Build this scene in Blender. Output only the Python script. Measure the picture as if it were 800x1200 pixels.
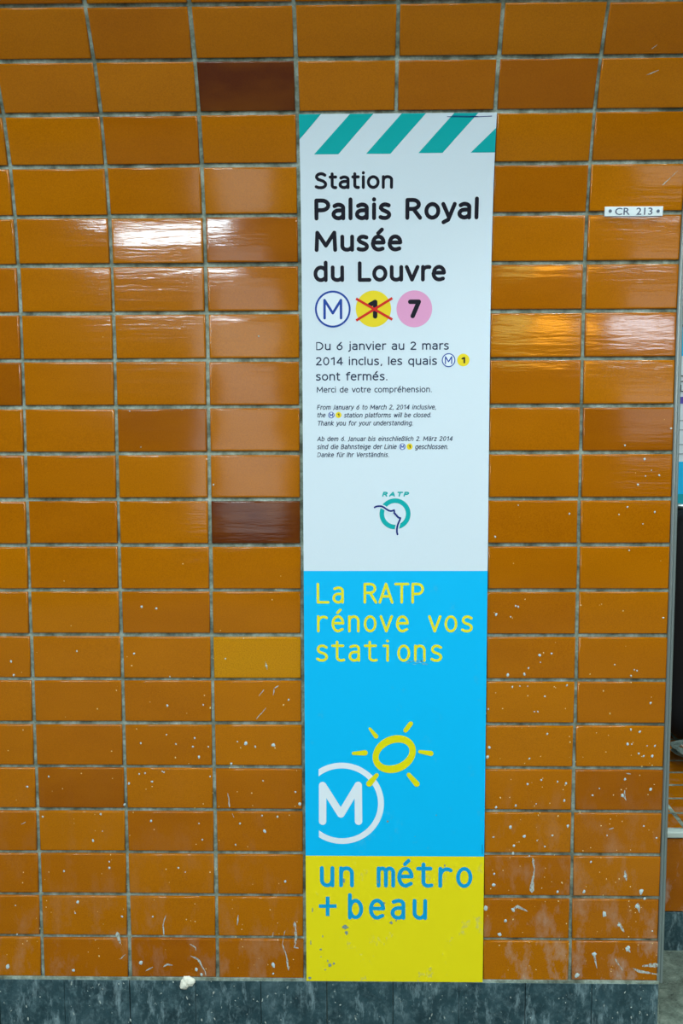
import bpy, bmesh, math, random
from mathutils import Vector, Matrix
for o in list(bpy.data.objects): bpy.data.objects.remove(o)
S = bpy.context.scene
COL = S.collection
PI = math.pi

def lin(r, g, b, a=1.0):
    f = lambda c: (c/255/12.92) if c/255 <= .04045 else ((c/255+.055)/1.055)**2.4
    return (f(r), f(g), f(b), a)

# ---------------------------------------------------------------- camera
F_PX = 1149.7
EYE = Vector((0.72494, -2.11829, 1.40018))
YAW, PIT, ROLL = -0.01836, -0.10102, -0.00301
fwd = Vector((math.sin(YAW)*math.cos(PIT), math.cos(YAW)*math.cos(PIT), math.sin(PIT)))
rgt = Vector((math.cos(YAW), -math.sin(YAW), 0)); up = rgt.cross(fwd)
R_ = rgt*math.cos(ROLL) + up*math.sin(ROLL); U_ = up*math.cos(ROLL) - rgt*math.sin(ROLL)
cam = bpy.data.cameras.new('camera'); camo = bpy.data.objects.new('camera', cam); COL.objects.link(camo)
camo.matrix_world = Matrix(((R_.x, U_.x, -fwd.x, EYE.x), (R_.y, U_.y, -fwd.y, EYE.y), (R_.z, U_.z, -fwd.z, EYE.z), (0, 0, 0, 1)))
cam.sensor_fit = 'VERTICAL'; cam.sensor_height = 24; cam.lens = 24*F_PX/1200; cam.clip_start = .05
S.camera = camo
# ---------------------------------------------------------------- world, light, exposure
w = bpy.data.worlds.new('world'); S.world = w; w.use_nodes = True
w.node_tree.nodes['Background'].inputs[0].default_value = (.80, .93, 1.0, 1)
w.node_tree.nodes['Background'].inputs[1].default_value = .50
S.view_settings.view_transform = 'Standard'; S.view_settings.look = 'None'
S.view_settings.exposure = -0.19; S.view_settings.gamma = 1
LAMP_W = 36.0          # watts of each ceiling luminaire
LAMP_COL = (.86, .97, 1.0)

# ---------------------------------------------------------------- helpers
def link(name, me, mat=None, parent=None):
    o = bpy.data.objects.new(name, me); COL.objects.link(o)
    if mat is not None and not me.materials: me.materials.append(mat)
    if parent is not None: o.parent = parent
    return o
def mesh(name, V, Fc, mat=None, parent=None, smooth=False):
    me = bpy.data.meshes.new(name); me.from_pydata([tuple(v) for v in V], [], Fc); me.update()
    if smooth:
        for p in me.polygons: p.use_smooth = True
    return link(name, me, mat, parent)
def tag(o, label, cat, group=None):
    o['label'] = label; o['category'] = cat
    if group: o['group'] = group
    return o
def struct(o): o['kind'] = 'structure'; return o
def stuff(o): o['kind'] = 'stuff'; return o
def empty(name, loc=(0, 0, 0)):
    o = bpy.data.objects.new(name, None); COL.objects.link(o); o.location = loc; o.empty_display_size = .1; return o
class MB:
    def __init__(s): s.V = []; s.F = []
    def add(s, V, Fc):
        n = len(s.V); s.V += [Vector(v) for v in V]; s.F += [tuple(i+n for i in f) for f in Fc]; return s
    def box(s, x0, x1, y0, y1, z0, z1, ch=0):
        if ch <= 0:
            V = [(x, y, z) for x in (x0, x1) for y in (y0, y1) for z in (z0, z1)]
            return s.add(V, [(0, 1, 3, 2), (4, 6, 7, 5), (0, 4, 5, 1), (2, 3, 7, 6), (0, 2, 6, 4), (1, 5, 7, 3)])
        bm = bmesh.new(); bmesh.ops.create_cube(bm, size=1)
        for v in bm.verts: v.co = Vector(((x0+x1)/2+v.co.x*(x1-x0), (y0+y1)/2+v.co.y*(y1-y0), (z0+z1)/2+v.co.z*(z1-z0)))
        bmesh.ops.bevel(bm, geom=bm.edges[:], offset=ch, segments=2, affect='EDGES', profile=.5)
        bm.verts.index_update()
        s.add([v.co.copy() for v in bm.verts], [tuple(v.index for v in f.verts) for f in bm.faces]); bm.free(); return s
    def cyl(s, a, b, r, n=16, r2=None):
        a = Vector(a); b = Vector(b); d = (b-a).normalized(); r2 = r if r2 is None else r2
        u = d.orthogonal().normalized(); v = d.cross(u)
        V = [a+(u*math.cos(2*PI*i/n)+v*math.sin(2*PI*i/n))*r for i in range(n)] + [b+(u*math.cos(2*PI*i/n)+v*math.sin(2*PI*i/n))*r2 for i in range(n)]
        return s.add(V, [(i, (i+1) % n, n+(i+1) % n, n+i) for i in range(n)] + [tuple(range(n))[::-1], tuple(range(n, 2*n))])
    def build(s, name, mat=None, parent=None, smooth=False):
        return mesh(name, s.V, s.F, mat, parent, smooth)

# ---------------------------------------------------------------- materials
class NT:
    def __init__(s, name):
        s.m = bpy.data.materials.new(name); s.m.use_nodes = True; s.t = s.m.node_tree; s.n = s.t.nodes
        s.b = s.n['Principled BSDF']
    def new(s, typ, **kw):
        n = s.n.new(typ)
        for k, v in kw.items(): setattr(n, k, v)
        return n
    def l(s, a, b): s.t.links.new(a, b)
    def pos(s, scale=(1, 1, 1)):
        g = s.new('ShaderNodeNewGeometry'); mp = s.new('ShaderNodeMapping'); mp.inputs['Scale'].default_value = scale
        s.l(g.outputs['Position'], mp.inputs['Vector']); return mp.outputs[0]
    def noise(s, vec, scale, detail=3, rough=.5):
        n = s.new('ShaderNodeTexNoise'); n.inputs['Scale'].default_value = scale; n.inputs['Detail'].default_value = detail
        n.inputs['Roughness'].default_value = rough; s.l(vec, n.inputs['Vector']); return n.outputs[0]
    def ramp(s, fac, stops):
        r = s.new('ShaderNodeValToRGB'); el = r.color_ramp.elements
        while len(el) < len(stops): el.new(.5)
        for e, (p, c) in zip(el, stops): e.position = p; e.color = c if isinstance(c, tuple) else (c, c, c, 1)
        s.l(fac, r.inputs[0]); return r.outputs[0]
    def mix(s, fac, a, b, mode='MIX'):
        m = s.new('ShaderNodeMix', data_type='RGBA', blend_type=mode)
        for sock, v in ((m.inputs[0], fac), (m.inputs[6], a), (m.inputs[7], b)):
            if isinstance(v, (int, float)): sock.default_value = v
            elif isinstance(v, tuple): sock.default_value = v
            else: s.l(v, sock)
        return m.outputs[2]
    def math(s, op, a, b=0.0):
        m = s.new('ShaderNodeMath', operation=op)
        for sock, v in ((m.inputs[0], a), (m.inputs[1], b)):
            if isinstance(v, (int, float)): sock.default_value = v
            else: s.l(v, sock)
        return m.outputs[0]
    def bump(s, h, dist, strength=1.0, prev=None):
        b = s.new('ShaderNodeBump'); b.inputs['Distance'].default_value = dist; b.inputs['Strength'].default_value = strength
        s.l(h, b.inputs['Height'])
        if prev: s.l(prev, b.inputs['Normal'])
        return b.outputs[0]
def flat(name, rgb, rough=.5, metal=0, spec=.5, emit=None, es=0):
    n = NT(name); n.b.inputs['Base Color'].default_value = lin(*rgb); n.b.inputs['Roughness'].default_value = rough
    n.b.inputs['Metallic'].default_value = metal; n.b.inputs['Specular IOR Level'].default_value = spec
    if emit: n.b.inputs['Emission Color'].default_value = lin(*emit); n.b.inputs['Emission Strength'].default_value = es
    return n.m

WHITE_DIRT = lin(190, 205, 200)
def glazed(name, c_lo, c_hi, streak=False, wave=.5):
    """orange glazed tile: hue varies from tile to tile, horizontal ripple in the glaze, paint drips near the floor"""
    n = NT(name)
    oi = n.new('ShaderNodeObjectInfo')
    col = n.mix(oi.outputs['Random'], lin(*c_lo), lin(*c_hi))
    fine = n.noise(n.pos((1, 1, 1)), 420, 2, .7)
    col = n.mix(n.ramp(fine, [(.38, 0.0), (.68, .34)]), col, lin(104, 50, 0))
    cloud = n.noise(n.pos((.6, 1, 1.6)), 9, 3, .5)
    col = n.mix(n.ramp(cloud, [(.35, 0.0), (.8, .22)]), col, lin(200, 122, 4))
    # whitish scuffs, denser toward the floor
    g = n.new('ShaderNodeNewGeometry'); sp = n.new('ShaderNodeSeparateXYZ'); n.l(g.outputs['Position'], sp.inputs[0])
    low = n.ramp(n.math('DIVIDE', sp.outputs[2], 1.0), [(.08, 1.0), (.30, .30), (.62, 0.0)])
    gx = n.ramp(n.math('DIVIDE', sp.outputs[0], 2.0), [(.30, .30), (.52, 1.0)])
    sc = n.ramp(n.noise(n.pos((1, 1, .5)), 17, 6, .68), [(.50, 0.0), (.78, .75)])
    m = n.math('MULTIPLY', n.math('MULTIPLY', low, sc), gx)
    col = n.mix(m, col, WHITE_DIRT)
    vor = n.new('ShaderNodeTexVoronoi', feature='F1'); vor.inputs['Scale'].default_value = 85; vor.inputs['Randomness'].default_value = 1
    n.l(n.pos((1, 1, .8)), vor.inputs['Vector'])
    dots = n.ramp(vor.outputs['Distance'], [(.07, 1.0), (.11, 0.0)])
    pick = n.new('ShaderNodeSeparateColor'); n.l(vor.outputs['Color'], pick.inputs[0])
    dens = n.ramp(n.math('DIVIDE', sp.outputs[2], 1.6), [(.05, .17), (.45, .05), (.75, .012), (1.0, .004)])
    keep = n.math('LESS_THAN', pick.outputs[0], dens)
    col = n.mix(n.math('MULTIPLY', n.math('MULTIPLY', dots, keep), .7), col, lin(226, 188, 110))
    n.l(col, n.b.inputs['Base Color'])
    n.b.inputs['Specular IOR Level'].default_value = .46
    n.l(n.math('ADD', n.math('MULTIPLY', m, .5), .085), n.b.inputs['Roughness'])
    h1 = n.noise(n.pos((6, 1, 62)), 1.0, 3, .55)
    h2 = n.noise(n.pos((36, 1, 190)), 1.0, 2, .6)
    h3 = n.noise(n.pos((3, 1, 7)), 1.0, 1, .5)
    b = n.bump(h3, .004*wave); b = n.bump(h1, .0006*wave, 1, b); b = n.bump(h2, .00016*wave, 1, b)
    n.l(b, n.b.inputs['Normal'])
    return n.m
M_TILE = glazed('orange_glaze', (167, 95, 0), (182, 110, 0))
M_TILE_RED = glazed('dark_red_glaze', (84, 34, 8), (84, 34, 8))
M_TILE_YEL = glazed('yellow_ochre_glaze', (200, 138, 4), (200, 138, 4))
M_TILE_DARK = glazed('brown_orange_glaze', (152, 84, 0), (160, 88, 0))

def grout_mat():
    n = NT('grout')
    a = n.noise(n.pos(), 26, 5, .65); b = n.noise(n.pos(), 150, 3, .6)
    c = n.ramp(a, [(.34, lin(80, 88, 74)), (.50, lin(136, 152, 136)), (.64, lin(172, 190, 178)), (.8, lin(216, 226, 218))])
    c = n.mix(n.ramp(b, [(.45, 0.0), (.75, .6)]), c, lin(84, 92, 76))
    n.l(c, n.b.inputs['Base Color']); n.b.inputs['Roughness'].default_value = .85
    n.l(n.bump(b, .0012), n.b.inputs['Normal']); return n.m
M_GROUT = grout_mat()
def slab_mat():
    n = NT('slate_slab')
    oi = n.new('ShaderNodeObjectInfo')
    a = n.noise(n.pos(), 16, 6, .65); b = n.noise(n.pos((1, 1, .8)), 75, 6, .75); s = n.noise(n.pos((1.6, 1, .5)), 30, 6, .7)
    c = n.ramp(a, [(.34, lin(26, 52, 58)), (.54, lin(44, 74, 80)), (.74, lin(78, 104, 110))])
    c = n.mix(n.math('MULTIPLY', oi.outputs['Random'], .2), c, lin(40, 66, 74))
    c = n.mix(n.ramp(b, [(.48, 0.0), (.74, .75)]), c, lin(96, 124, 128))
    c = n.mix(n.ramp(s, [(.53, 0.0), (.76, .85)]), c, lin(150, 178, 182))
    n.l(c, n.b.inputs['Base Color']); n.l(n.ramp(b, [(0.3, .35), (.8, .75)]), n.b.inputs['Roughness'])
    n.l(n.bump(b, .0008), n.b.inputs['Normal']); return n.m
M_SLAB = slab_mat()
def concrete(name, lo, mid, hi, sc=7, bd=.01):
    n = NT(name)
    a = n.noise(n.pos(), sc, 8, .62); b = n.noise(n.pos(), sc*9, 5, .7)
    c = n.ramp(a, [(.3, lin(*lo)), (.52, lin(*mid)), (.75, lin(*hi))])
    c = n.mix(n.ramp(b, [(.45, 0.0), (.8, .6)]), c, lin(*hi))
    n.l(c, n.b.inputs['Base Color']); n.b.inputs['Roughness'].default_value = .85
    n.l(n.bump(b, bd*.25, 1, n.bump(a, bd)), n.b.inputs['Normal']); return n.m
M_FLOOR = concrete('rough_stone_floor', (62, 76, 66), (122, 142, 126), (176, 192, 174), 26, .03)
M_PLASTER = concrete('grey_plaster', (70, 82, 78), (104, 118, 112), (140, 152, 146), 5, .006)
M_DARKWALL = concrete('dim_wall', (34, 38, 38), (52, 56, 54), (74, 78, 74), 2, .004)
M_CEIL = concrete('ceiling_paint', (120, 130, 130), (150, 160, 158), (172, 182, 178), 2, .003)
M_METAL = flat('anodised_metal', (164, 178, 176), .32, .7)
M_METAL_DK = flat('grey_joint_line', (86, 98, 94), .5)
M_CHROME = flat('steel_screw', (120, 140, 160), .3, .8)
def poster_mat():
    n = NT('poster_white_vinyl')
    b = n.noise(n.pos(), 700, 2, .6)
    n.l(n.mix(n.ramp(b, [(.35, 0.0), (.7, .10)]), lin(214, 230, 238), lin(190, 210, 222)), n.b.inputs['Base Color'])
    n.b.inputs['Roughness'].default_value = .42; n.b.inputs['Specular IOR Level'].default_value = .25; return n.m
M_POSTER = poster_mat()
def ink(name, rgb, speck=0, srgb=(150, 165, 150)):
    n = NT(name)
    c = lin(*rgb)
    if speck:
        b = n.noise(n.pos((1, 1, .7)), 30, 5, .7); g = n.new('ShaderNodeNewGeometry'); sp = n.new('ShaderNodeSeparateXYZ'); n.l(g.outputs['Position'], sp.inputs[0])
        low = n.ramp(sp.outputs[2], [(.08, 1.0), (.45, .25)])
        n.l(n.mix(n.math('MULTIPLY', n.ramp(b, [(.62, 0.0), (.70, speck)]), low), c, lin(*srgb)), n.b.inputs['Base Color'])
    else: n.b.inputs['Base Color'].default_value = c
    n.b.inputs['Roughness'].default_value = .5; n.b.inputs['Specular IOR Level'].default_value = .18; return n.m
I_BLACK = ink('ink_black', (12, 14, 30)); I_NAVY = ink('ink_navy', (14, 42, 120)); I_BLUE = ink('ink_metro_blue', (28, 70, 160))
I_TEAL = ink('ink_teal', (0, 170, 170)); I_CYAN = ink('ink_cyan', (0, 188, 244), .25); I_YEL = ink('ink_yellow', (236, 222, 22), .55)
I_RED = ink('ink_red', (214, 40, 30)); I_PINK = ink('ink_pink', (226, 160, 200)); I_WHITE = ink('ink_white', (226, 238, 244))
I_YTXT = ink('ink_yellow_letters', (232, 226, 40)); I_BTXT = ink('ink_blue_letters', (10, 160, 214)); I_YDOT = ink('ink_yellow_dot', (236, 214, 40))
I_TXT2 = ink('ink_dark_blue_grey', (30, 48, 78)); I_SUN = ink('ink_sun_yellow', (228, 222, 14))
M_SPLAT = flat('dried_paint', (190, 208, 204), .7); M_SPLAT_Y = flat('dried_yellow_paint', (222, 200, 130), .7)
def smear_mat():
    n = NT('smeared_paint'); n.b.inputs['Base Color'].default_value = lin(196, 210, 200); n.b.inputs['Roughness'].default_value = .75
    n.l(n.ramp(n.noise(n.pos((1, 1, .6)), 260, 4, .7), [(.34, .12), (.56, .85)]), n.b.inputs['Alpha']); return n.m
M_SMEAR = smear_mat()
M_CHIP = flat('white_filler_plaster', (236, 238, 220), .9)

# ---------------------------------------------------------------- wall profile (bottom flat, top leaning over: start of a vault)
PITCH = 0.2; H = 0.09988; ZB = 0.115; SCOL = 7; XR = SCOL*PITCH
TH = [0.5803, 0.4354, 0.2997, 0.185, 0.0995, 0.0427, 0.0088, -0.0086, -0.0151, -0.015, -0.0114, -0.0056] + [0.0]*9
TOP = [.70, .80, .88, .95, 1.0, 1.05, 1.10]          # rows -1 .. -7 above the photograph
ANG = {r: TH[r] for r in range(21)}
for k, t in enumerate(TOP): ANG[-1-k] = t
RMIN = -len(TOP)
LY, LZ = {21: 0.0}, {21: ZB}
for r in range(20, RMIN-1, -1):
    LY[r] = LY[r+1]-H*math.sin(ANG[r]); LZ[r] = LZ[r+1]+H*math.cos(ANG[r])
def seg(s):
    """arc length s above row line 21 -> row, fraction"""
    k = int(math.floor(s/H)); r = 20-k
    r = min(20, max(RMIN, r)); return r, s/H-(20-r)
def smooth_profile():
    pts = {}; N = 8; y, z = 0.0, ZB; out = [(0.0, y, z)]
    tot = (21-RMIN)*N; ds = H/N
    for i in range(tot):
        sm = (i+.5)*ds; c = sm/H-.5; k = math.floor(c); fr = c-k
        a0 = ANG[min(20, max(RMIN, 20-k))]; a1 = ANG[min(20, max(RMIN, 20-k-1))]
        a = a0*(1-fr)+a1*fr; y -= ds*math.sin(a); z += ds*math.cos(a); out.append((sm+ds/2, y, z))
    return out
PROF = smooth_profile(); DS = H/8
def surf(x, s, off=0.0):
    """point on the wall surface at horizontal x, arc height s, lifted off toward the room"""
    if s < 0: return Vector((x, -off, ZB+s))
    i = min(len(PROF)-2, int(s/DS)); f = s/DS-i; a, b = PROF[i], PROF[i+1]
    y = a[1]+(b[1]-a[1])*f; z = a[2]+(b[2]-a[2])*f; t = math.atan2(-(b[1]-a[1]), b[2]-a[2])
    return Vector((x, y-off*math.cos(t), z-off*math.sin(t)))
def ray(px, py): return fwd*F_PX + R_*(px-400) - U_*(py-600)
def on_wall(px, py, off=0.0):
    """which point (x, s) of the wall a measured photograph point belongs to"""
    d = ray(px, py); lo, hi = -.15, 2.6
    def g(s):
        p = surf(0, s, off); t = (p.y-EYE.y)/d.y; return EYE.z+d.z*t-p.z
    for _ in range(50):
        m = (lo+hi)/2
        if g(m) > 0: lo = m
        else: hi = m
    p = surf(0, lo, off); return EYE.x+d.x*(p.y-EYE.y)/d.y, lo
def on_plane(px, py, y): d = ray(px, py); return EYE+d*((y-EYE.y)/d.y)

# ---------------------------------------------------------------- the tiled wall
X_LEFT = -4.0
V = []; Fc = []
ss = [-.14]+[i*H/2 for i in range(0, (21-RMIN)*2+1)]
for s in ss:
    a = surf(X_LEFT, s, -.0022); b = surf(XR-.002, s, -.0022); V += [a, b, Vector((b.x, .25, b.z)), Vector((a.x, .25, a.z))]
for i in range(len(ss)-1):
    j = 4*i; Fc += [(j, j+1, j+5, j+4), (j+1, j+2, j+6, j+5), (j+3, j, j+4, j+7)]
wall = struct(mesh('wall_back', V, Fc, M_GROUT))
# far end of the pier's side, tiled return behind the metal corner
# tile mesh: rounded (pillowed) front edges
def tile_mesh(name, w, h, t=.0045, c=.0022, mat=None, crown=.00004):
    V = []; Fc = []
    rings = [(0, .004), (0, -t+c*.9), (c*.30, -t+c*.28), (c, -t-.0000), (c*1.7, -t-crown)]
    for ins, y in rings:
        x, z = w/2-ins, h/2-ins
        V += [(-x, y, -z), (x, y, -z), (x, y, z), (-x, y, z)]
    for k in range(len(rings)-1):
        for i in range(4):
            a = 4*k+i; b = 4*k+(i+1) % 4; Fc.append((a, b, b+4, a+4))
    n = 4*(len(rings)-1); Fc.append((n, n+1, n+2, n+3))
    me = bpy.data.meshes.new(name); me.from_pydata(V, [], Fc); me.update()
    for p in me.polygons: p.use_smooth = True
    if mat: me.materials.append(mat)
    return me
TW, THT = PITCH-.0078, H-.0080
TM = {k: tile_mesh('tile_'+k, TW, THT, mat=m) for k, m in (('orange', M_TILE), ('red', M_TILE_RED), ('ochre', M_TILE_YEL), ('brown', M_TILE_DARK))}
rnd = random.Random(7)
SPECIAL = {(1, 2): ('red', 'dark red tile'), (10, 2): ('red', 'dark red tile'), (13, 2): ('ochre', 'yellow ochre tile')}
TILT = {(4, 1): (.051, .0), (4, 2): (.040, .007), (5, 1): (-.006, 0), (5, 2): (-.002, 0), (6, 1): (-.020, 0), (7, 1): (-.014, 0), (8, 1): (-.004, 0), (6, 2): (-.012, 0), (7, 2): (-.012, 0), (6, 6): (.019, 0), (6, 5): (.021, 0), (5, 6): (-.010, .0), (5, 5): (-.004, 0), (7, 5): (.000, 0), (3, 6): (.022, 0), (7, 6): (.004, 0), (8, 6): (-.020, 0), (4, 6): (.018, 0), (4, 0): (.016, 0), (5, 0): (-.006, 0), (6, 0): (-.014, 0), (7, 0): (-.010, 0), (6, -1): (-.012, 0)}
def tile_matrix(r, c, jit=True):
    y = (LY[r]+LY[r+1])/2; z = (LZ[r]+LZ[r+1])/2
    tx, tz = (rnd.gauss(0, .0022), rnd.gauss(0, .002)) if jit else (0, 0)
    if (r, c) in TILT: tx, tz = TILT[(r, c)]
    # positive tx turns the face upward
    m = Matrix.Translation((c*PITCH+PITCH/2, y, z)) @ Matrix.Rotation(ANG[r]-tx, 4, 'X') @ Matrix.Rotation(tz, 4, 'Z')
    if jit: m = m @ Matrix.Translation((rnd.uniform(-.0008, .0008), rnd.uniform(-.0004, .0004), rnd.uniform(-.0007, .0007)))
    return m
for r in range(-2, 21):
    for c in range(-3, 7):
        if c in (3, 4) and 3 <= r: continue                 # entirely behind the poster
        k, lab = SPECIAL.get((r, c), ('orange', None))
        if k == 'orange' and rnd.random() < .06: k = 'brown'
        o = bpy.data.objects.new('tile', TM[k]); COL.objects.link(o); o.parent = wall; o.matrix_local = tile_matrix(r, c)
        if lab: o['label'] = lab
mb = MB(); src = TM['orange']; sv = [v.co.copy() for v in src.vertices]; sf = [tuple(p.vertices) for p in src.polygons]
for r in range(RMIN, 21):
    for c in range(-20, 7):
        if c >= -3 and r >= -2: continue
        m = tile_matrix(r, c); mb.add([m @ v for v in sv], sf)
o = stuff(mb.build('tile_field', M_TILE, wall, True))
# side (return) of the pier, tiled too
mb = MB(); rows = [(LZ[r]+LZ[r+1])/2 for r in range(8, 21)]
for z in rows:
    m = Matrix.Translation((XR+.003, .145, z)) @ Matrix.Rotation(PI/2, 4, 'Z'); mb.add([m @ v for v in sv], sf)
stuff(mb.build('side_tiles', M_TILE, wall, True))

# metal corner trim, following the profile
mb = MB(); secs = [(.0000, .001), (.0000, -.0045), (.0022, -.0068), (.0048, -.0068), (.0052, -.0040), (.0068, -.0040), (.0072, -.0068), (.0105, -.0066), (.0130, -.0040), (.0130, .020), (.010, .020)]
V = []; Fc = []; n = len(secs); sl = [i*H/3 for i in range(0, (21-RMIN)*3+1)]
for s in sl:
    for dx, dy in secs:
        p = surf(XR-.0035+dx, s, -dy); V.append(p)
for i in range(len(sl)-1):
    for k in range(n-1): a = i*n+k; Fc.append((a, a+1, a+n+1, a+n))
trim = struct(mesh('trim_1', V, Fc, M_METAL))

# ---------------------------------------------------------------- dark stone baseboard of the pier
bb = struct(MB().box(X_LEFT, XR+.004, -.0005, .02, -.005, ZB-.0005).build('baseboard_back', M_GROUT))
mb = MB(); mb.box(X_LEFT, XR, -.0075, -.0006, ZB-.0020, ZB+.0040); o = mb.build('mortar_line', M_GROUT, bb)
slab_me = MB().box(-.0744, .0744, -.0085, .004, .001, ZB-.0020, .0007).build('slab', M_SLAB, bb)
slab_me.location = (XR-.0755, 0, 0)
for k in range(1, 21):
    o = slab_me.copy(); COL.objects.link(o); o.location = (XR-.0755-.15*k+rnd.uniform(-.0005, .0005), rnd.uniform(-.0006, .0006), 0)

# ---------------------------------------------------------------- splashes of dried paint (measured positions)
dots = [(183,713,2.2),(166,711,2.2),(13,775,1.8),(16,791,1.8),(90,763,1.3),(157,766,2),(199,793,1.3),(264,772,1.6),(312,780,2.2),
(196,827,2),(238,826,1.3),(338,820,1.8),(165,871,1.8),(195,861,1.3),(206,872,1.3),(226,875,2),(233,887,2.2),(228,865,1.4),(244,875,1.4),(288,871,3.2),(320,873,3.6),(299,875,1.8),(271,895,2.2),(278,869,1.5),
(32,922,2.2),(57,910,1.6),(151,918,1.8),(163,907,1.6),(170,906,1.3),(178,916,2.4),(192,905,1.8),(190,904,1.3),(146,943,2.2),(246,910,1.4),(346,928,2),(351,942,2.6),(307,956,1.6),(308,915,1.3),
(50,957,1.9),(118,954,2.2),(109,985,2),(120,974,1.2),(177,962,2),(233,965,1.4),(237,984,1.6),(281,965,2),(325,957,2),(310,974,2.6),(276,990,1.6),(75,1021,1.8),(128,1017,2.2),(128,1010,1.4),(209,1017,2),(217,1022,1.2),(334,1033,2.4),
(91,1057,3),(88,1070,1.6),(143,1074,2),(179,1074,1.8),(18,1061,1.2),(86,1137,3),(165,1128,4),(236,1142,2.8),(320,1131,3.6),(320,1141,2),(9,1133,3.6),(20,1095,1.5),(230,1136,3),
(604,710,1.6),(581,720,2.4),(607,711,1.4),(598,723,1.4),(777,724,2),(632,768,2.8),(646,766,1.6),(633,776,1.4),(619,783,1.6),(595,791,2.6),(614,790,2.2),(739,792,1.6),(743,785,1.3),(746,786,1.3),(720,779,1.4),
(600,805,1.5),(609,804,1.4),(664,803,1.6),(638,816,1.8),(626,834,1.6),(630,834,1.4),(572,831,1.4),(762,824,1.8),(618,804,1.2),(641,860,1.8),(573,876,2.4),(571,887,3),(620,889,1.6),(735,872,2.4),(739,855,2),(749,858,1.6),(750,857,1.5),(764,886,2.2),(767,874,1.6),(748,883,2),(754,886,1.6),(740,872,1.4),(758,874,1.2),
(618,919,2.4),(634,914,2),(663,918,2),(661,938,1.8),(581,946,2.2),(604,944,1.8),(653,916,1.4),(628,942,1.2),(694,932,2.2),(729,932,2.8),(732,913,2.2),(762,925,2.4),(702,924,1.3),
(598,969,2.8),(614,980,2.8),(578,981,2),(665,968,2.4),(647,979,2.2),(638,992,1.8),(602,991,2.6),(601,1000,2.6),(754,968,1.8),(769,982,2),(711,979,1.4),(620,1003,1.4),(629,985,1.3),
(732,1027,3),(579,1024,2),(578,1037,4),(653,1045,2.2),(684,1045,2.4),(692,1010,1.6),(751,1045,4),(755,1053,3),(746,1062,4.5),(708,1071,4),(725,1084,3.2),(764,1091,2),(592,1079,3),(569,1064,4),(585,1095,4),(601,1066,3),
(745,460+500,1.0),(735,1112,4),(676,1143,4),(696,1118,4.5),(736,1110,3),(706,467+0,0)]
dots = [d for d in dots if d[2] > 1.05]
up_dots = [(786,502,1.8),(732,522,1.6),(755,538,2),(772,557,1.8),(756,558,1.2),(747,568,2),(763,551,1.1),(735,594,1.8),(767,600,1.6),(753,614,1.3),(725,603,1.2),(667,602,1.5),(580,629,1.5),(607,592,1.1),(737,645,1.3),(303,394,1.3),(250,568,1.3),(152,482,1.2),(165,524,1.1)]
rp = random.Random(3)
mb = MB()
def blob(px, py, r, el=1.0, an=0.0, off=.0058):
    x, s = on_wall(px, py, .005); rr = r/1150*2.15*.62; n = 9; V = []
    for i in range(n):
        a = 2*PI*i/n; k = rr*rp.uniform(.75, 1.2); u, v = k*math.cos(a), k*math.sin(a)*el
        V.append(surf(x+u*math.cos(an)-v*math.sin(an), s+u*math.sin(an)+v*math.cos(an), off-.0006))
    V.append(surf(x, s, off+.0005)); mb.add(V, [(n, i, (i+1) % n) for i in range(n)])
def streak(pts, wd):
    """an irregular drip through the given photograph points"""
    fine = []
    for (a, b), w0, w1 in zip(zip(pts, pts[1:]), wd, wd[1:]):
        n = max(2, int(math.hypot(b[0]-a[0], b[1]-a[1])/2.5))
        fine += [(a[0]+(b[0]-a[0])*i/n, a[1]+(b[1]-a[1])*i/n, w0+(w1-w0)*i/n) for i in range(n)]
    fine.append((*pts[-1], wd[-1])); L = []; n = len(fine)
    for i, (px, py, w_) in enumerate(fine):
        x, s = on_wall(px+rp.uniform(-.35, .35), py, .005); L.append((x, s, w_/1150*2.15/2*rp.uniform(.55, 1.15)*(.25 if i in (0, n-1) else 1)))
    E_ = []
    for i, c_ in enumerate(L):
        a, b = L[max(0, i-1)], L[min(n-1, i+1)]; dx, ds_ = b[0]-a[0], b[1]-a[1]; q = math.hypot(dx, ds_) or 1; nx, ns = -ds_/q*c_[2], dx/q*c_[2]
        E_ += [surf(c_[0]+nx, c_[1]+ns, .0056), surf(c_[0]-nx, c_[1]-ns, .0056)]
    mb.add(E_, [(2*i, 2*i+1, 2*i+3, 2*i+2) for i in range(n-1)])
for d in dots+up_dots: blob(d[0], d[1], d[2], rp.uniform(.8, 1.6), rp.uniform(-.5, .5))
splat = stuff(mb.build('paint_splashes', M_SPLAT, wall, False)); splat['label'] = 'whitish splashes of dried paint'
mb = MB()
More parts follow.
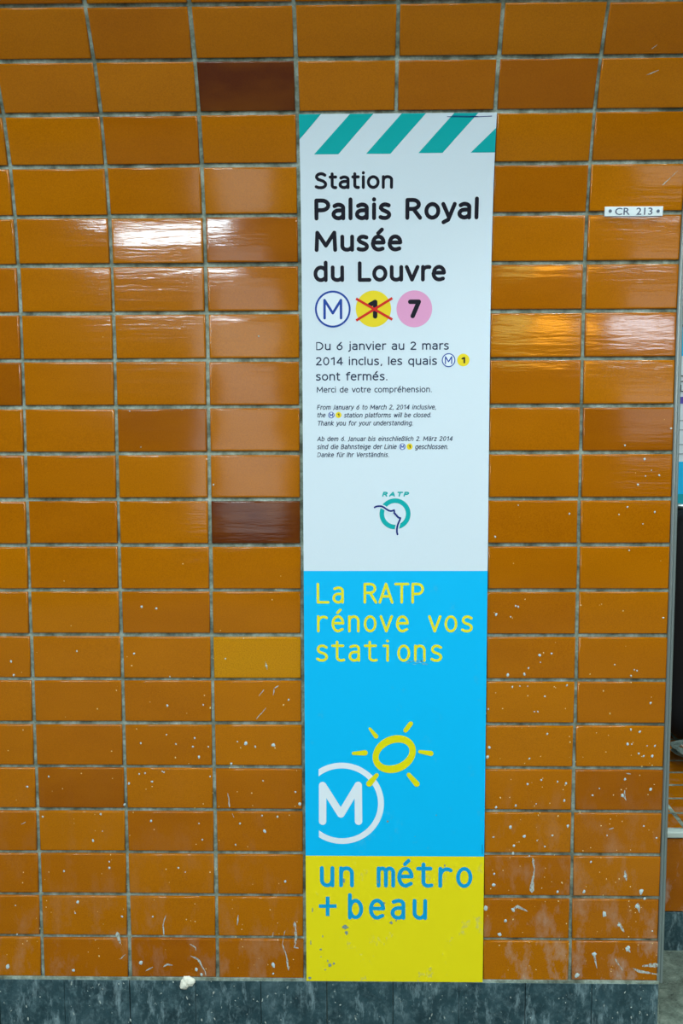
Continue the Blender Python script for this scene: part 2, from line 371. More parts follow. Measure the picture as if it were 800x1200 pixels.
for pts, wd in (([(345,1080),(347,1098),(345,1110),(350,1111)],(3,3,2,3)), ([(331,1106),(336,1122),(338,1137)],(1,2,2.5)), ([(330,1108),(334,1090)],(.8,.8)),
    ([(222,1106),(229,1110),(230,1114)],(1.5,2,1)), ([(223,1120),(232,1124),(240,1138),(241,1144)],(1.5,3,2,1)), ([(192,1097),(191,1085),(194,1072)],(2.5,1.5,1)),
    ([(170,1138),(179,1133)],(1,3)), ([(191,1133),(196,1130),(202,1131)],(1.5,2.5,1.5)), ([(137,1092),(139,1100),(141,1106)],(6,4.5,1.5)), ([(141,1124),(147,1118)],(1.2,1)),
    ([(279,1072),(278,1084)],(1,1.6)), ([(320,1092),(319,1098)],(1.5,3)), ([(267,929),(269,946)],(.8,2)), ([(272,953),(274,958)],(2,1)),
    ([(351,1146),(352,1160),(351,1174)],(3,2.5,1)), ([(351,1150),(346,1166)],(2,1)), ([(300,843),(312,829)],(.7,1.2)), ([(303,816),(309,808)],(.7,1.2)), ([(320,815),(321,807),(327,803)],(1,1,1.5)),
    ([(25,966),(30,963)],(.8,1.4)), ([(311,775),(313,785)],(1.4,2.2)), ([(624,1005),(626,1020),(623,1035),(623,1046)],(3,1.5,4,7)), ([(599,1066),(606,1062),(618,1068)],(1,5,2)), ([(713,972),(719,970)],(1.2,1.8)),
    ([(732,1020),(734,1032)],(3.5,2)), ([(747,1058),(749,1070)],(5,2)), ([(724,1080),(731,1092)],(3,4)), ([(752,1132),(762,1131),(772,1131)],(2,5,6)), ([(741,1134),(748,1138),(772,1142)],(1,4,1.5)),
    ([(770,1140),(771,1148)],(3,3)), ([(734,1109),(738,1116)],(2,5)), ([(720,1123),(730,1138)],(2,1)), ([(696,1118),(699,1135)],(4,1)), ([(732,926),(731,933),(733,938)],(3,2,1)), ([(733,906),(739,907)],(1,2)),
    ([(757,88),(772,82)],(1.2,.6)), ([(776,217),(794,200)],(1,.5)), ([(762,58),(770,52)],(.9,.6))): streak(pts, wd)
stuff(mb.build('paint_drips', M_SMEAR, wall, False))
mb = MB()
for _ in range(230):
    px = rp.choice([rp.uniform(0, 350), rp.uniform(568, 770)]); t = rp.random()**.55
    if px < 140 and rp.random() < .5: continue
    blob(px, 640+t*500, rp.uniform(.7, 1.35), rp.uniform(.7, 1.6), rp.uniform(-.6, .6), .0056)
stuff(mb.build('paint_specks', M_SPLAT_Y, wall, False))
mb = MB()
for _ in range(150):
    px = rp.uniform(0, 770); py = rp.uniform(1150, 1199); x, s = on_wall(px, py, .009); rr = rp.uniform(.0006, .0020)
    if .60 < x < 1.005 and py < 1153: continue
    V = []; el = rp.choice([1, 1, 2.5]); an = rp.uniform(-.5, .5)
    for i in range(8):
        a = 2*PI*i/8; k = rr*rp.uniform(.6, 1.2); V.append((x+k*math.cos(a)+k*el*math.sin(a)*math.sin(an), -.0090, ZB+s+k*el*math.sin(a)))
    V.append((x, -.0094, ZB+s)); mb.add(V, [(8, i, (i+1) % 8) for i in range(8)])
stuff(mb.build('paint_specks', M_SMEAR, bb, False))
# lump of plaster stuck on the joint above the baseboard
x, s = on_wall(219, 1151, .01)
bm = bmesh.new(); bmesh.ops.create_icosphere(bm, subdivisions=3, radius=1)
for v in bm.verts:
    a_ = math.atan2(v.co.z, v.co.x); k = 1+.20*math.sin(2*a_+.6)+.12*math.sin(3*a_+2)+.07*math.sin(7*a_)+rp.uniform(-.05, .05)
    v.co = Vector((v.co.x*.0150*k, v.co.y*.006*k, v.co.z*.0165*k))
me = bpy.data.meshes.new('plaster_lump'); bm.to_mesh(me); bm.free()
o = link('plaster_lump', me, M_CHIP); o.location = (x, -.0105, ZB+s)
tag(o, 'small white lump of filler stuck where orange tiles meet the dark baseboard', 'plaster lump')

# ---------------------------------------------------------------- the poster
PX0, PX1 = .6035, 1.0025
S_TOP = on_wall(465, 132.8, .0075)[1]; S_BOT = on_wall(463, 1150.3, .010)[1]
PO = .0098                                             # face of the poster, 10 mm off the tile plane
poster = empty('poster', (0, 0, 0))
poster.location = surf((PX0+PX1)/2, S_BOT, PO); PL = poster.location.copy()
tag(poster, 'tall narrow station notice poster with white, cyan and yellow fields on the orange tiles', 'poster')
def strip(name, x0, x1, s0, s1, off0, off1, mat, parent=None, step=.02):
    """slab following the wall: from off0 (back) to off1 (front)"""
    n = max(1, int((s1-s0)/step)); V = []; Fc = []
    for i in range(n+1):
        s = s0+(s1-s0)*i/n
        V += [surf(x0, s, off0)-PL, surf(x0, s, off1)-PL, surf(x1, s, off1)-PL, surf(x1, s, off0)-PL]
    for i in range(n):
        j = 4*i
        for k in range(3): Fc.append((j+k, j+k+1, j+k+5, j+k+4))
        Fc.append((j+3, j, j+4, j+7))
    Fc += [(0, 3, 2, 1), (4*n, 4*n+1, 4*n+2, 4*n+3)]
    return mesh(name, V, Fc, mat, parent or poster)
S_B1 = on_wall(463, 669, PO)[1]; S_B2 = on_wall(463, 1003.3, PO)[1]
strip('white_field', PX0, PX1, S_B1, S_TOP, .0068, PO, M_POSTER)
strip('cyan_field', PX0, PX1, S_B2, S_B1, .0068, PO, I_CYAN)
strip('yellow_field', PX0, PX1, S_BOT, S_B2, .0068, PO, I_YEL)
def P(px, py): return on_wall(px, py, PO)
class Print:
    """flat print on the poster: polygons in (x, s) coordinates bent onto its face"""
    def __init__(s, lay=1): s.V = []; s.F = []; s.o = s.o0 = PO+.00022*lay; s.step = .00002
    def poly(s, pts):
        if sum(pts[i-1][0]*pts[i][1]-pts[i][0]*pts[i-1][1] for i in range(len(pts))) < 0: pts = pts[::-1]
        n = len(s.V); s.V += [surf(x, t, s.o)-PL for x, t in pts]; s.F.append(tuple(range(n, n+len(pts))))
    def _strip(s, pts, wd, cap):
        """one smooth run as a mitred ribbon with round ends, all in one layer"""
        n = len(pts); nb = []
        for i in range(n):
            d = []
            for a, b in ((i-1, i), (i, i+1)):
                if a >= 0 and b < n:
                    L = math.hypot(pts[b][0]-pts[a][0], pts[b][1]-pts[a][1]) or 1e-9; d.append(((pts[b][0]-pts[a][0])/L, (pts[b][1]-pts[a][1])/L))
            tx = sum(q[0] for q in d); ty = sum(q[1] for q in d); L = math.hypot(tx, ty) or 1e-9; tx /= L; ty /= L
            m = 1/max(.5, tx*d[0][0]+ty*d[0][1]); nb.append((-ty*m*wd/2, tx*m*wd/2, tx, ty))
        Lf = [(p[0]+q[0], p[1]+q[1]) for p, q in zip(pts, nb)]; Rt = [(p[0]-q[0], p[1]-q[1]) for p, q in zip(pts, nb)]
        for i in range(n-1): s.poly([Rt[i], Rt[i+1], Lf[i+1], Lf[i]])
        if cap:
            for e, sg in ((0, -1), (n-1, 1)):
                px, py = pts[e]; a0 = math.atan2(nb[e][1], nb[e][0])
                s.poly([(px+wd/2*math.cos(a0-sg*PI*k/8), py+wd/2*math.sin(a0-sg*PI*k/8)) for k in range(9)][::(1 if sg < 0 else -1)])
    def line(s, pts, wd, cap=True):
        closed = math.hypot(pts[0][0]-pts[-1][0], pts[0][1]-pts[-1][1]) < wd*.02 and len(pts) > 8
        if closed:
            c = (sum(p[0] for p in pts[:-1])/(len(pts)-1), sum(p[1] for p in pts[:-1])/(len(pts)-1)); I = []; O = []
            for p in pts:
                L = math.hypot(p[0]-c[0], p[1]-c[1]); u = ((p[0]-c[0])/L*wd/2, (p[1]-c[1])/L*wd/2); O.append((p[0]+u[0], p[1]+u[1])); I.append((p[0]-u[0], p[1]-u[1]))
            for i in range(len(pts)-1): s.poly([I[i], O[i], O[i+1], I[i+1]])
            s.o += s.step; return
        q = [pts[0]]
        for p in pts[1:]:
            if math.hypot(p[0]-q[-1][0], p[1]-q[-1][1]) > wd*.04: q.append(p)
        runs = [[q[0]]]
        for i in range(1, len(q)):
            runs[-1].append(q[i])
            if i+1 < len(q):
                a = math.atan2(q[i][1]-q[i-1][1], q[i][0]-q[i-1][0]); b = math.atan2(q[i+1][1]-q[i][1], q[i+1][0]-q[i][0])
                if abs((b-a+PI) % (2*PI)-PI) > .9: runs.append([q[i]])
        for r in runs: s._strip(r, wd, cap or len(runs) > 1); s.o += s.step
    def disc(s, c, rx, ry, n=40): s.poly([(c[0]+rx*math.cos(2*PI*i/n), c[1]+ry*math.sin(2*PI*i/n)) for i in range(n)])
    def ring(s, c, ro, ri, a0=0, a1=2*PI, n=64, eo=1, ei=1):
        P_ = lambda r, a, e: (c[0]+r*math.cos(a), c[1]+r*e*math.sin(a))
        for i in range(n):
            a, b = a0+(a1-a0)*i/n, a0+(a1-a0)*(i+1)/n; s.poly([P_(ri, a, ei), P_(ro, a, eo), P_(ro, b, eo), P_(ri, b, ei)])
    def build(s, name, mat, label=None):
        o = mesh(name, s.V, s.F, mat, poster)
        if label: o['label'] = label
        return o
CAPH = .682
def arc(cx, cy, rx, ry, a0, a1, n=10): return [(cx+rx*math.cos(math.radians(a0+(a1-a0)*i/n)), cy+ry*math.sin(math.radians(a0+(a1-a0)*i/n))) for i in range(n+1)]
Y = .76                                                # x-height over cap height, stroke centre lines
def bowl(cx, w_=.20): return arc(cx, Y/2, w_, Y/2, 0, 360, 28)
FONT = {                                               # humanist sans, centre-line strokes: width, strokes
 ' ': (.10, []), '.': (.0, [[(0, .0), (0, .012)]]), ',': (.03, [[(.04, .03), (.0, -.15)]]), '+': (.5, [[(0, .4), (.5, .4)], [(.25, .15), (.25, .65)]]),
 'S': (.42, [[(.40, .90)]+arc(.23, .77, .21, .23, 70, 190, 8)+[(.09, .60), (.32, .47)]+arc(.22, .24, .21, .24, 45, -90, 8)+[(.10, .01), (.0, .07)]]),
 'P': (.44, [[(0, 0), (0, 1), (.20, 1)]+arc(.20, .73, .24, .27, 90, -90, 10)+[(0, .46)]]),
 'R': (.47, [[(0, 0), (0, 1), (.20, 1)]+arc(.20, .75, .22, .25, 90, -90, 10)+[(0, .50)], [(.22, .50), (.47, 0)]]),
 'M': (.70, [[(0, 0), (.03, 1), (.35, .25), (.67, 1), (.70, 0)]]),
 'L': (.38, [[(0, 1), (0, 0), (.38, 0)]]), 'D': (.52, [[(0, 0), (0, 1), (.16, 1)]+arc(.16, .5, .36, .5, 90, -90, 14)+[(0, 0)]]),
 'F': (.36, [[(.36, 1), (0, 1), (0, 0)], [(0, .52), (.32, .52)]]), 'J': (.16, [[(.14, 1), (.14, .12), (.0, -.08)]]),
 'T': (.52, [[(0, 1), (.52, 1)], [(.26, 1), (.26, 0)]]), 'A': (.56, [[(0, 0), (.28, 1), (.56, 0)], [(.09, .30), (.47, .30)]]),
 'B': (.42, [[(0, 0), (0, 1), (.20, 1)]+arc(.20, .76, .19, .24, 90, -90, 8)+[(0, .52)], [(.20, .52)]+arc(.20, .26, .22, .26, 90, -90, 8)+[(0, 0)]]),
 'I': (.0, [[(0, 1), (0, 0)]]), 'V': (.54, [[(0, 1), (.27, 0), (.54, 1)]]),
 'a': (.36, [[(.04, Y-.07)]+arc(.19, Y-.18, .17, .18, 115, 0, 7)+[(.36, 0)], [(.36, .45), (.20, .44)]+arc(.19, .22, .19, .22, 95, 270, 9)+[(.26, .02), (.36, .13)]]),
 'b': (.40, [[(0, 1.05), (0, 0)], [(0, .12)]+arc(.19, Y/2, .21, Y/2, 230, 490, 20)+[(0, Y-.14)]]),
 'c': (.32, [[(.33, Y-.06)]+arc(.22, Y/2, .22, Y/2, 70, 290, 14)+[(.33, .05)]]),
 'd': (.40, [[(.40, 1.05), (.40, 0)], [(.40, .12)]+arc(.21, Y/2, .21, Y/2, -50, -310, 20)+[(.40, Y-.14)]]),
 'e': (.40, [[(.01, .41), (.40, .41)]+arc(.21, .42, .195, Y-.42, 0, 180, 10)+[(.0, .36)]+arc(.22, .36, .22, .36, 180, 285, 8)+[(.37, .06)]]),
 'f': (.28, [[(.10, 0), (.10, .84)]+arc(.27, .86, .17, .18, 180, 80, 6), [(0, Y), (.27, Y)]]),
 'g': (.40, [[(.40, Y), (.40, -.10)]+arc(.20, -.10, .20, .19, 0, -110, 8)+[(.04, -.26)], [(.40, .14)]+arc(.21, Y/2, .21, Y/2, -50, -310, 20)+[(.40, Y-.12)]]),
 'h': (.37, [[(0, 1.05), (0, 0)], [(0, .50)]+arc(.19, .54, .18, .22, 150, 0, 9)+[(.37, 0)]]),
 'i': (.0, [[(0, Y), (0, 0)], [(0, 1.04), (0, 1.055)]]), 'j': (.08, [[(.08, Y), (.08, -.12), (-.04, -.25)], [(.08, 1.04), (.08, 1.055)]]),
 'k': (.36, [[(0, 1.05), (0, 0)], [(.33, Y), (.02, .38), (.36, 0)]]), 'l': (.0, [[(0, 1.05), (0, 0)]]),
 'm': (.64, [[(0, Y), (0, 0)], [(0, .50)]+arc(.16, .54, .16, .22, 150, 0, 8)+[(.32, 0)], [(.32, .50)]+arc(.48, .54, .16, .22, 150, 0, 8)+[(.64, 0)]]),
 'n': (.37, [[(0, Y), (0, 0)], [(0, .50)]+arc(.19, .54, .18, .22, 150, 0, 9)+[(.37, 0)]]),
 'o': (.44, [arc(.22, Y/2, .22, Y/2, 0, 360, 28)]),
 'p': (.40, [[(0, Y), (0, -.28)], [(0, .12)]+arc(.19, Y/2, .21, Y/2, 230, 490, 20)+[(0, Y-.14)]]),
 'q': (.40, [[(.40, Y), (.40, -.28)], [(.40, .12)]+arc(.21, Y/2, .21, Y/2, -50, -310, 20)+[(.40, Y-.14)]]),
 'r': (.23, [[(0, Y), (0, 0)], [(0, .46)]+arc(.20, .52, .20, .24, 160, 75, 6)]),
 's': (.31, [[(.30, Y-.05)]+arc(.17, Y-.18, .16, .18, 65, 185, 7)+[(.07, .46), (.24, .34)]+arc(.16, .18, .16, .18, 45, -90, 7)+[(.07, .01), (.0, .05)]]),
 't': (.25, [[(.09, .98), (.09, .16)]+arc(.22, .16, .13, .16, 180, 285, 6), [(0, Y), (.25, Y)]]),
 'u': (.37, [[(0, Y), (0, .22)]+arc(.18, .22, .18, .22, 180, 330, 8), [(.37, Y), (.37, 0)]]),
 'v': (.42, [[(0, Y), (.21, 0), (.42, Y)]]), 'w': (.62, [[(0, Y), (.16, 0), (.31, Y-.05), (.46, 0), (.62, Y)]]),
 'y': (.42, [[(0, Y), (.22, .02)], [(.42, Y), (.19, -.12), (.02, -.26)]]), 'z': (.34, [[(0, Y), (.33, Y), (0, 0), (.34, 0)]]),
 'ß': (.40, [[(0, 0), (0, .80)]+arc(.18, .82, .18, .22, 180, -60, 9)+[(.20, .56), (.36, .38)]+arc(.20, .19, .19, .19, 40, -110, 7)]),
 '0': (.42, [arc(.21, .5, .21, .5, 0, 360, 30)]), '1': (.24, [[(0, .80), (.22, 1), (.22, 0)]]),
 '2': (.38, [[(.02, .86)]+arc(.18, .74, .19, .26, 140, -20, 10)+[(.0, .0), (.40, 0)]]),
 '3': (.36, [[(.02, .95)]+arc(.16, .76, .18, .24, 90, -80, 8)+[(.12, .52)], [(.16, .53)]+arc(.16, .26, .21, .27, 80, -100, 8)+[(0, .03)]]),
 '4': (.44, [[(.34, 0), (.34, 1), (0, .28), (.46, .28)]]),
 '6': (.40, [[(.34, 1), (.10, .62)]+arc(.20, .31, .20, .31, 160, 520, 24)]),
 '7': (.40, [[(0, 1), (.40, 1), (.12, 0)]]),
}
for a_, b_ in (('é', 'e'),): FONT[a_] = (FONT[b_][0], FONT[b_][1]+[[(.20, .95), (.34, 1.16)]])
for a_, b_ in (('ä', 'a'), ('ü', 'u')): FONT[a_] = (FONT[b_][0], FONT[b_][1]+[[(.08, .99), (.08, 1.01)], [(.29, .99), (.29, 1.01)]])
TIGHT = {'r': -.05, 't': -.04, 'v': -.06, 'y': -.06, 'L': -.05, 'T': -.08, 'c': -.04, 'P': -.05, 'e': -.03, 'o': -.03, 'f': -.06, 'V': -.08, 'A': -.04, 'k': -.04, 'w': -.05}
LEFT = {'v': -.06, 'y': -.06, 'o': -.04, 'e': -.04, 'd': -.03, 'c': -.04, 'g': -.03, 'q': -.03, 't': -.05, 'f': -.05, 'a': -.03, 's': -.03, 'j': -.02, 'A': -.05, 'T': -.05, 'V': -.06, 'w': -.05, 'é': -.04, 'ä': -.03}
def text(body, x0, x1, ytop, ybase, mat, name='word', wd=.15, gap=.24, shear=0, lay=1, y1=None, word=.06, **kw):
    """one line of lettering from photograph px x0..x1, outer cap height ytop..ybase; wd = stroke over cap height"""
    p = Print(lay); xa, sa = P(x0, ybase); xb, _ = P(x1, ybase); st = P((x0+x1)/2, ytop)[1]; sb_ = P((x0+x1)/2, ybase)[1]
    hh = st-sb_; W_ = wd*hh; ky = hh-W_; cur = 0; pos = []
    for i, ch in enumerate(body):
        w_, g = FONT[ch]
        if i: cur += gap+wd-.15+(LEFT.get(ch, 0) if body[i-1] != ' ' else -.02)
        pos.append(cur); cur += w_+(word if ch == ' ' else TIGHT.get(ch, 0))
    tot = cur-TIGHT.get(body[-1], 0)+(shear*.5 if shear else 0)
    kx = (xb-xa-W_)/tot
    for ch, x_ in zip(body, pos):
        if ch == ' ': p.build('word', mat); p = Print(lay); continue
        p.o = p.o0
        for stn in FONT[ch][1]: p.line([(xa+W_/2+(x_+a+shear*b)*kx, sb_+W_/2+b*ky) for a, b in stn], W_)
    return p.build(name, mat)
# band of slanted teal stripes at the top
for quad in ([(349.6,135),(376,134.9),(350.4,163.5)], [(410,134.4),(437.5,134.2),(396.3,180.8),(367.8,181)], [(470.6,133.8),(499,133.6),(457.3,180.2),(428.8,180.3)],
             [(532,133.4),(560.3,133.2),(518.3,179.2),(490,179.4)], [(579.2,149.8),(578.4,178.6),(551.2,178.9)]):
    p = Print()            # each stripe is cut in height so that it follows the bend
    q = [P(a, b) for a, b in quad]
    q = [(min(PX1, max(PX0, a)), min(S_TOP, b)) for a, b in q]
    if len(q) == 4:
        q[0] = (q[0][0], S_TOP); q[1] = (q[1][0], S_TOP)
        for i in range(8):
            L = lambda a, b, t: (a[0]+(b[0]-a[0])*t, a[1]+(b[1]-a[1])*t)
            p.poly([L(q[0], q[3], i/8), L(q[1], q[2], i/8), L(q[1], q[2], (i+1)/8), L(q[0], q[3], (i+1)/8)])
    else: 
        if q[0][0] < .8: q[0] = (PX0, S_TOP); q[1] = (q[1][0], S_TOP); q[2] = (PX0, q[2][1])
        else: q[0] = (PX1, q[0][1]); q[1] = (PX1, q[1][1])
        p.poly(q)
    p.build('teal_stripe', I_TEAL)
p = Print(3); p.line([P(524, 136.6), P(551, 137), P(576, 136)], .0012); p.line([P(530, 135.6), P(560, 136.2)], .0008); p.build('pen_mark', I_NAVY)
text('Station', 368.6, 460.3, 201.5, 221.6, I_BLACK, wd=.185, gap=.23)
text('Palais Royal', 368.4, 560.3, 232, 257.8, I_BLACK, wd=.19, gap=.23)
text('Musée', 368.6, 471, 270.1, 295, I_BLACK, wd=.19, gap=.23)
text('du Louvre', 367.3, 522, 306.1, 330.2, I_BLACK, wd=.19, gap=.23)
def metro_m(cx, cy, r, ring_w, mw, lay=1, nm='metro_sign'):
    c = P(cx, cy); k = abs(P(cx+10, cy)[0]-c[0])/10
    p = Print(lay+1); p.disc(c, r*k, r*k*1.02); p.build(nm+'_ground', I_WHITE)
    p = Print(lay+2); p.ring(c, r*k, (r-ring_w)*k, eo=1.02, ei=1.02); p.build(nm+'_ring', I_BLUE)
    p = Print(lay+2); a = r*.46; t = r*.50; q = lambda x, y: (c[0]+x*k, c[1]+y*k)
    p.line([q(-a, -t), q(-a, t), q(0, -t*.45), q(a, t), q(a, -t)], mw*k); p.build(nm+'_letter', I_BLUE)
metro_m(389.8, 362.3, 20.9, 2.2, 2.9)
def dot(cx, cy, r, mat, nm, lay=1):
    c = P(cx, cy); k = abs(P(cx+10, cy)[0]-c[0])/10; p = Print(lay); p.disc(c, r*k, r*k*1.02, 48); p.build(nm, mat)
dot(437.4, 362, 20.7, I_YDOT, 'line_number_disc'); text('1', 430.6, 442.6, 351.2, 373.4, I_BLACK, wd=.24, lay=2, name='line_number')
p = Print(3); p.line([P(417, 350), P(459.5, 374.5)], .0052, False); p.line([P(459.5, 349.4), P(417.2, 375.6)], .0052, False); p.build('red_cross', I_RED)
dot(485.3, 362, 20.9, I_PINK, 'line_number_disc'); text('7', 477.8, 493, 351, 373, I_BLACK, wd=.24, lay=2, name='line_number')
text('Du 6 janvier au 2 mars', 370.2, 525.6, 400.4, 410.2, I_TXT2)
text('2014 inclus, les quais', 370, 511.7, 418.2, 428, I_TXT2)
text('sont fermés.', 370, 453.7, 436.2, 446, I_TXT2)
metro_m(525.4, 422.1, 7.9, 1.1, 1.3); dot(542.7, 421.9, 7.2, I_YDOT, 'line_number_disc'); text('1', 540.4, 545, 418.3, 425.8, I_BLACK, wd=.24, lay=2, name='line_number')
text('Merci de votre compréhension.', 371, 505.7, 453.1, 459.9, I_TXT2)
IT = dict(shear=.14, wd=.155, gap=.25)
text('From January 6 to March 2, 2014 inclusive,', 371.2, 511, 474.3, 480, I_TXT2, **IT)
text('the', 371.2, 381.4, 483.6, 489.3, I_TXT2, **IT); text('station platforms will be closed.', 402.8, 505.4, 483.6, 489.3, I_TXT2, **IT)
metro_m(388, 486.4, 3.7, .7, .9); dot(396.5, 486.3, 3.5, I_YDOT, 'line_number_disc'); text('1', 395.5, 397.6, 484.5, 488.2, I_BLACK, wd=.24, lay=2, name='line_number')
text('Thank you for your understanding.', 371.5, 484, 493.0, 498.7, I_TXT2, **IT)
text('Ab dem 6. Januar bis einschließlich 2. März 2014', 371.4, 530.2, 511.4, 517, I_TXT2, **IT)
text('sind die Bahnsteige der Linie', 371.4, 464.7, 520.6, 526.4, I_TXT2, **IT); text('geschlossen.', 486, 525.2, 520.6, 526.4, I_TXT2, **IT)
metro_m(471.3, 523.4, 3.7, .7, .9); dot(479.8, 523.3, 3.5, I_YDOT, 'line_number_disc'); text('1', 478.8, 480.9, 521.5, 525.2, I_BLACK, wd=.24, lay=2, name='line_number')
text('Danke für Ihr Verständnis.', 371.4, 455.9, 530.1, 535.7, I_TXT2, **IT)
# operator's emblem
text('RATP', 447.5, 479, 576.2, 582, I_TEAL, wd=.28, gap=.30, shear=.14, name='emblem_letters')
c = P(462.7, 602.2); k = abs(P(472.7, 602.2)[0]-c[0])/10
p = Print(1); p.ring(c, 18.2*k, 12.8*k); p.build('emblem_ring', I_TEAL)
face = [(438.8,594.6),(440.5,593.6),(443.5,593.1),(446.5,593.2),(449.5,594.4),(452.5,596.6),(455,598.2),(457.8,598.9),(460,598.4),(461.6,597.8),(461.9,599.8),(461.6,601.2),(463,602.2),(463.2,603),(464.6,603.8),(464.8,604.8),(466.2,605.6),(466.2,606.4),(468.9,607),(468.2,609.5),(466.8,612.5),(465.6,616),(464.9,620),(464.9,623.5),(465.6,626.2)]
fp = [P(a, b) for a, b in face]
p = Print(2); p.line(fp[:9], .0088); p.line(fp[18:], .0088); p.build('emblem_gap', M_POSTER)
p = Print(3); p.line(fp, .0038); p.build('emblem_profile', I_NAVY)

# upright monoline lettering on the cyan and yellow fields (stroke font, unit: cap height = 1)
X = .80; XS_ = 1.2
G = {
 'L': [[(.04, 1), (.04, 0), (.50, 0)]],
 'R': [[(.02, 0), (.02, 1), (.26, 1)]+arc(.26, .76, .22, .24, 90, -90)+[(.02, .52)], [(.26, .52), (.52, 0)]],
 'A': [[(-.02, 0), (.26, 1), (.54, 0)], [(.07, .33), (.45, .33)]],
 'T': [[(-.02, 1), (.54, 1)], [(.26, 1), (.26, 0)]],
 'P': [[(.04, 0), (.04, 1), (.26, 1)]+arc(.26, .73, .23, .27, 90, -90)+[(.04, .46)]],
 'a': [[(.08, X-.06)]+arc(.26, X-.17, .18, .17, 110, 0, 6)+[(.44, 0)], [(.44, .46), (.24, .46)]+arc(.24, .23, .20, .23, 90, 270, 8)+arc(.24, .25, .20, .25, 270, 345, 5)],
 'r': [[(.10, X), (.10, 0)], [(.10, .46)]+arc(.34, .46, .24, X-.48, 170, 55, 8)],
 'e': [[(.03, .43), (.49, .43)]+arc(.26, .40, .23, .40, 5, 180, 10)+arc(.26, .40, .23, .40, 180, 300, 9)+[(.46, .10)]],
 'n': [[(.05, X), (.05, 0)], [(.05, .50)]+arc(.25, .56, .20, .24, 165, 0, 9)+[(.45, 0)]],
 'o': [arc(.26, .40, .23, .40, 0, 360, 24)],
 'v': [[(.02, X), (.26, 0), (.50, X)]],
 's': [[(.45, X-.09)]+arc(.26, X-.19, .18, .19, 60, 250, 9)[0:]+[(.33, .38)]+arc(.26, .19, .20, .19, 60, -90, 8)+[(.16, .01), (.05, .08)]],
 't': [[(.20, 1.0), (.20, .18)]+arc(.38, .18, .18, .18, 180, 290, 7)+[(.50, .03)], [(.00, X), (.46, X)]],
 'i': [[(.10, X), (.27, X), (.27, 0)], [(.26, 1.06), (.27, 1.06)]],
 'u': [[(.06, X), (.06, .25)]+arc(.25, .25, .19, .25, 180, 345, 9), [(.45, X), (.45, 0)]],
 'm': [[(-.01, X), (-.01, 0)], [(-.01, .58)]+arc(.125, .62, .135, .18, 165, 0, 7)+[(.26, 0)], [(.26, .58)]+arc(.395, .62, .135, .18, 165, 0, 7)+[(.53, 0)]],
 'b': [[(.05, 1.05), (.05, 0)], arc(.26, .40, .21, .39, 160, -160, 16)],
}
def mono(word, x0, x1, ytop, ybase, wpx, mat, left, right):
    """left/right: glyph-space bearings of the first and last letters"""
    p = Print(1); n = len(word); xa, sa = P(x0, ybase); xb, _ = P(x1, ybase); st = P(x0, ytop)[1]; hh = st-sa
    kx = P(x0+10, ybase)[0]-xa; wd = wpx*kx/10; k = hh-wd
    pitch = ((xb-xa-wd)-(right-left)*k*XS_)/(n-1)
    for i, ch in enumerate(word):
        if ch == ' ': p.build('word', mat); p = Print(1); continue
        acc = ch == 'é'; g = G['e' if acc else ch]
        if acc: g = g+[[(.24, 1.0), (.37, 1.16)]]
        p.o = p.o0
        for stn in g: p.line([(xa+wd/2+i*pitch+(a-left)*k*XS_, sa+wd/2+b*k) for a, b in stn], wd)
    p.build('word', mat)
mono('La RATP', 370.9, 496.6, 682.9, 707.3, 3.1, I_YTXT, .04, .49)
mono('rénove vos', 371.3, 553.8, 716.6, 741, 3.1, I_YTXT, .10, .46)
mono('stations', 370.3, 518, 750.8, 775.4, 3.1, I_YTXT, .05, .46)
mono('un métro', 374.8, 553.3, 1009.9, 1039.6, 4.6, I_BTXT, .06, .49)
mono('beau', 407.6, 500.2, 1047.8, 1077.4, 4.6, I_BTXT, .05, .45)
p = Print(1); p.line([P(373.5, 1061.8), P(394.3, 1061.8)], .0085, False); p.line([P(383.8, 1050.6), P(383.8, 1073.4)], .0085, False); p.build('plus_sign', I_BTXT)
# big M in a ring cut by the poster margin, with the hand-drawn sun
c = P(400.4, 941.5); k = abs(P(410.4, 941.5)[0]-c[0])/10
p = Print(1); ro, ri = 49.3*k, 42.4*k; xc = P(373.4, 941)[0]
N = 120
for i in range(N):
    a, b = -PI+2*PI*i/N, -PI+2*PI*(i+1)/N
    q = [(c[0]+ri*math.cos(a), c[1]+ri*math.sin(a)), (c[0]+ro*math.cos(a), c[1]+ro*math.sin(a)), (c[0]+ro*math.cos(b), c[1]+ro*math.sin(b)), (c[0]+ri*math.cos(b), c[1]+ri*math.sin(b))]
    if max(t[0] for t in q) <= xc: continue
    q2 = []
    for j in range(4):                                   # clip at the margin
        A_, B_ = q[j], q[(j+1) % 4]
        if A_[0] >= xc: q2.append(A_)
        if (A_[0] >= xc) != (B_[0] >= xc): t = (xc-A_[0])/(B_[0]-A_[0]); q2.append((xc, A_[1]+(B_[1]-A_[1])*t))
    if len(q2) > 2: p.poly(q2)
p.build('metro_ring', I_WHITE, 'white cut-off ring')
p = Print(1); p.line([P(377.9, 962.5), P(377.9, 920.4), P(399.3, 954.0), P(419.6, 920.2), P(420.0, 962.5)], 8.7*k); p.build('metro_letter', I_WHITE, 'white letter M')
p = Print(2)
oc = P(461.7, 883.7); ic = P(461.5, 883.6); NN = 60
def ell(c, a, b, rot, t): x_, y_ = a*math.cos(t), b*math.sin(t); return (c[0]+(x_*math.cos(rot)-y_*math.sin(rot))*k, c[1]+(x_*math.sin(rot)+y_*math.cos(rot))*k)
for i in range(NN):
    a, b = 2*PI*i/NN, 2*PI*(i+1)/NN
    p.poly([ell(ic, 18.8, 12.6, .42, a), ell(oc, 26.2, 21.6, .52, a), ell(oc, 26.2, 21.6, .52, b), ell(ic, 18.8, 12.6, .42, b)])
p.build('sun_ring', I_SUN)
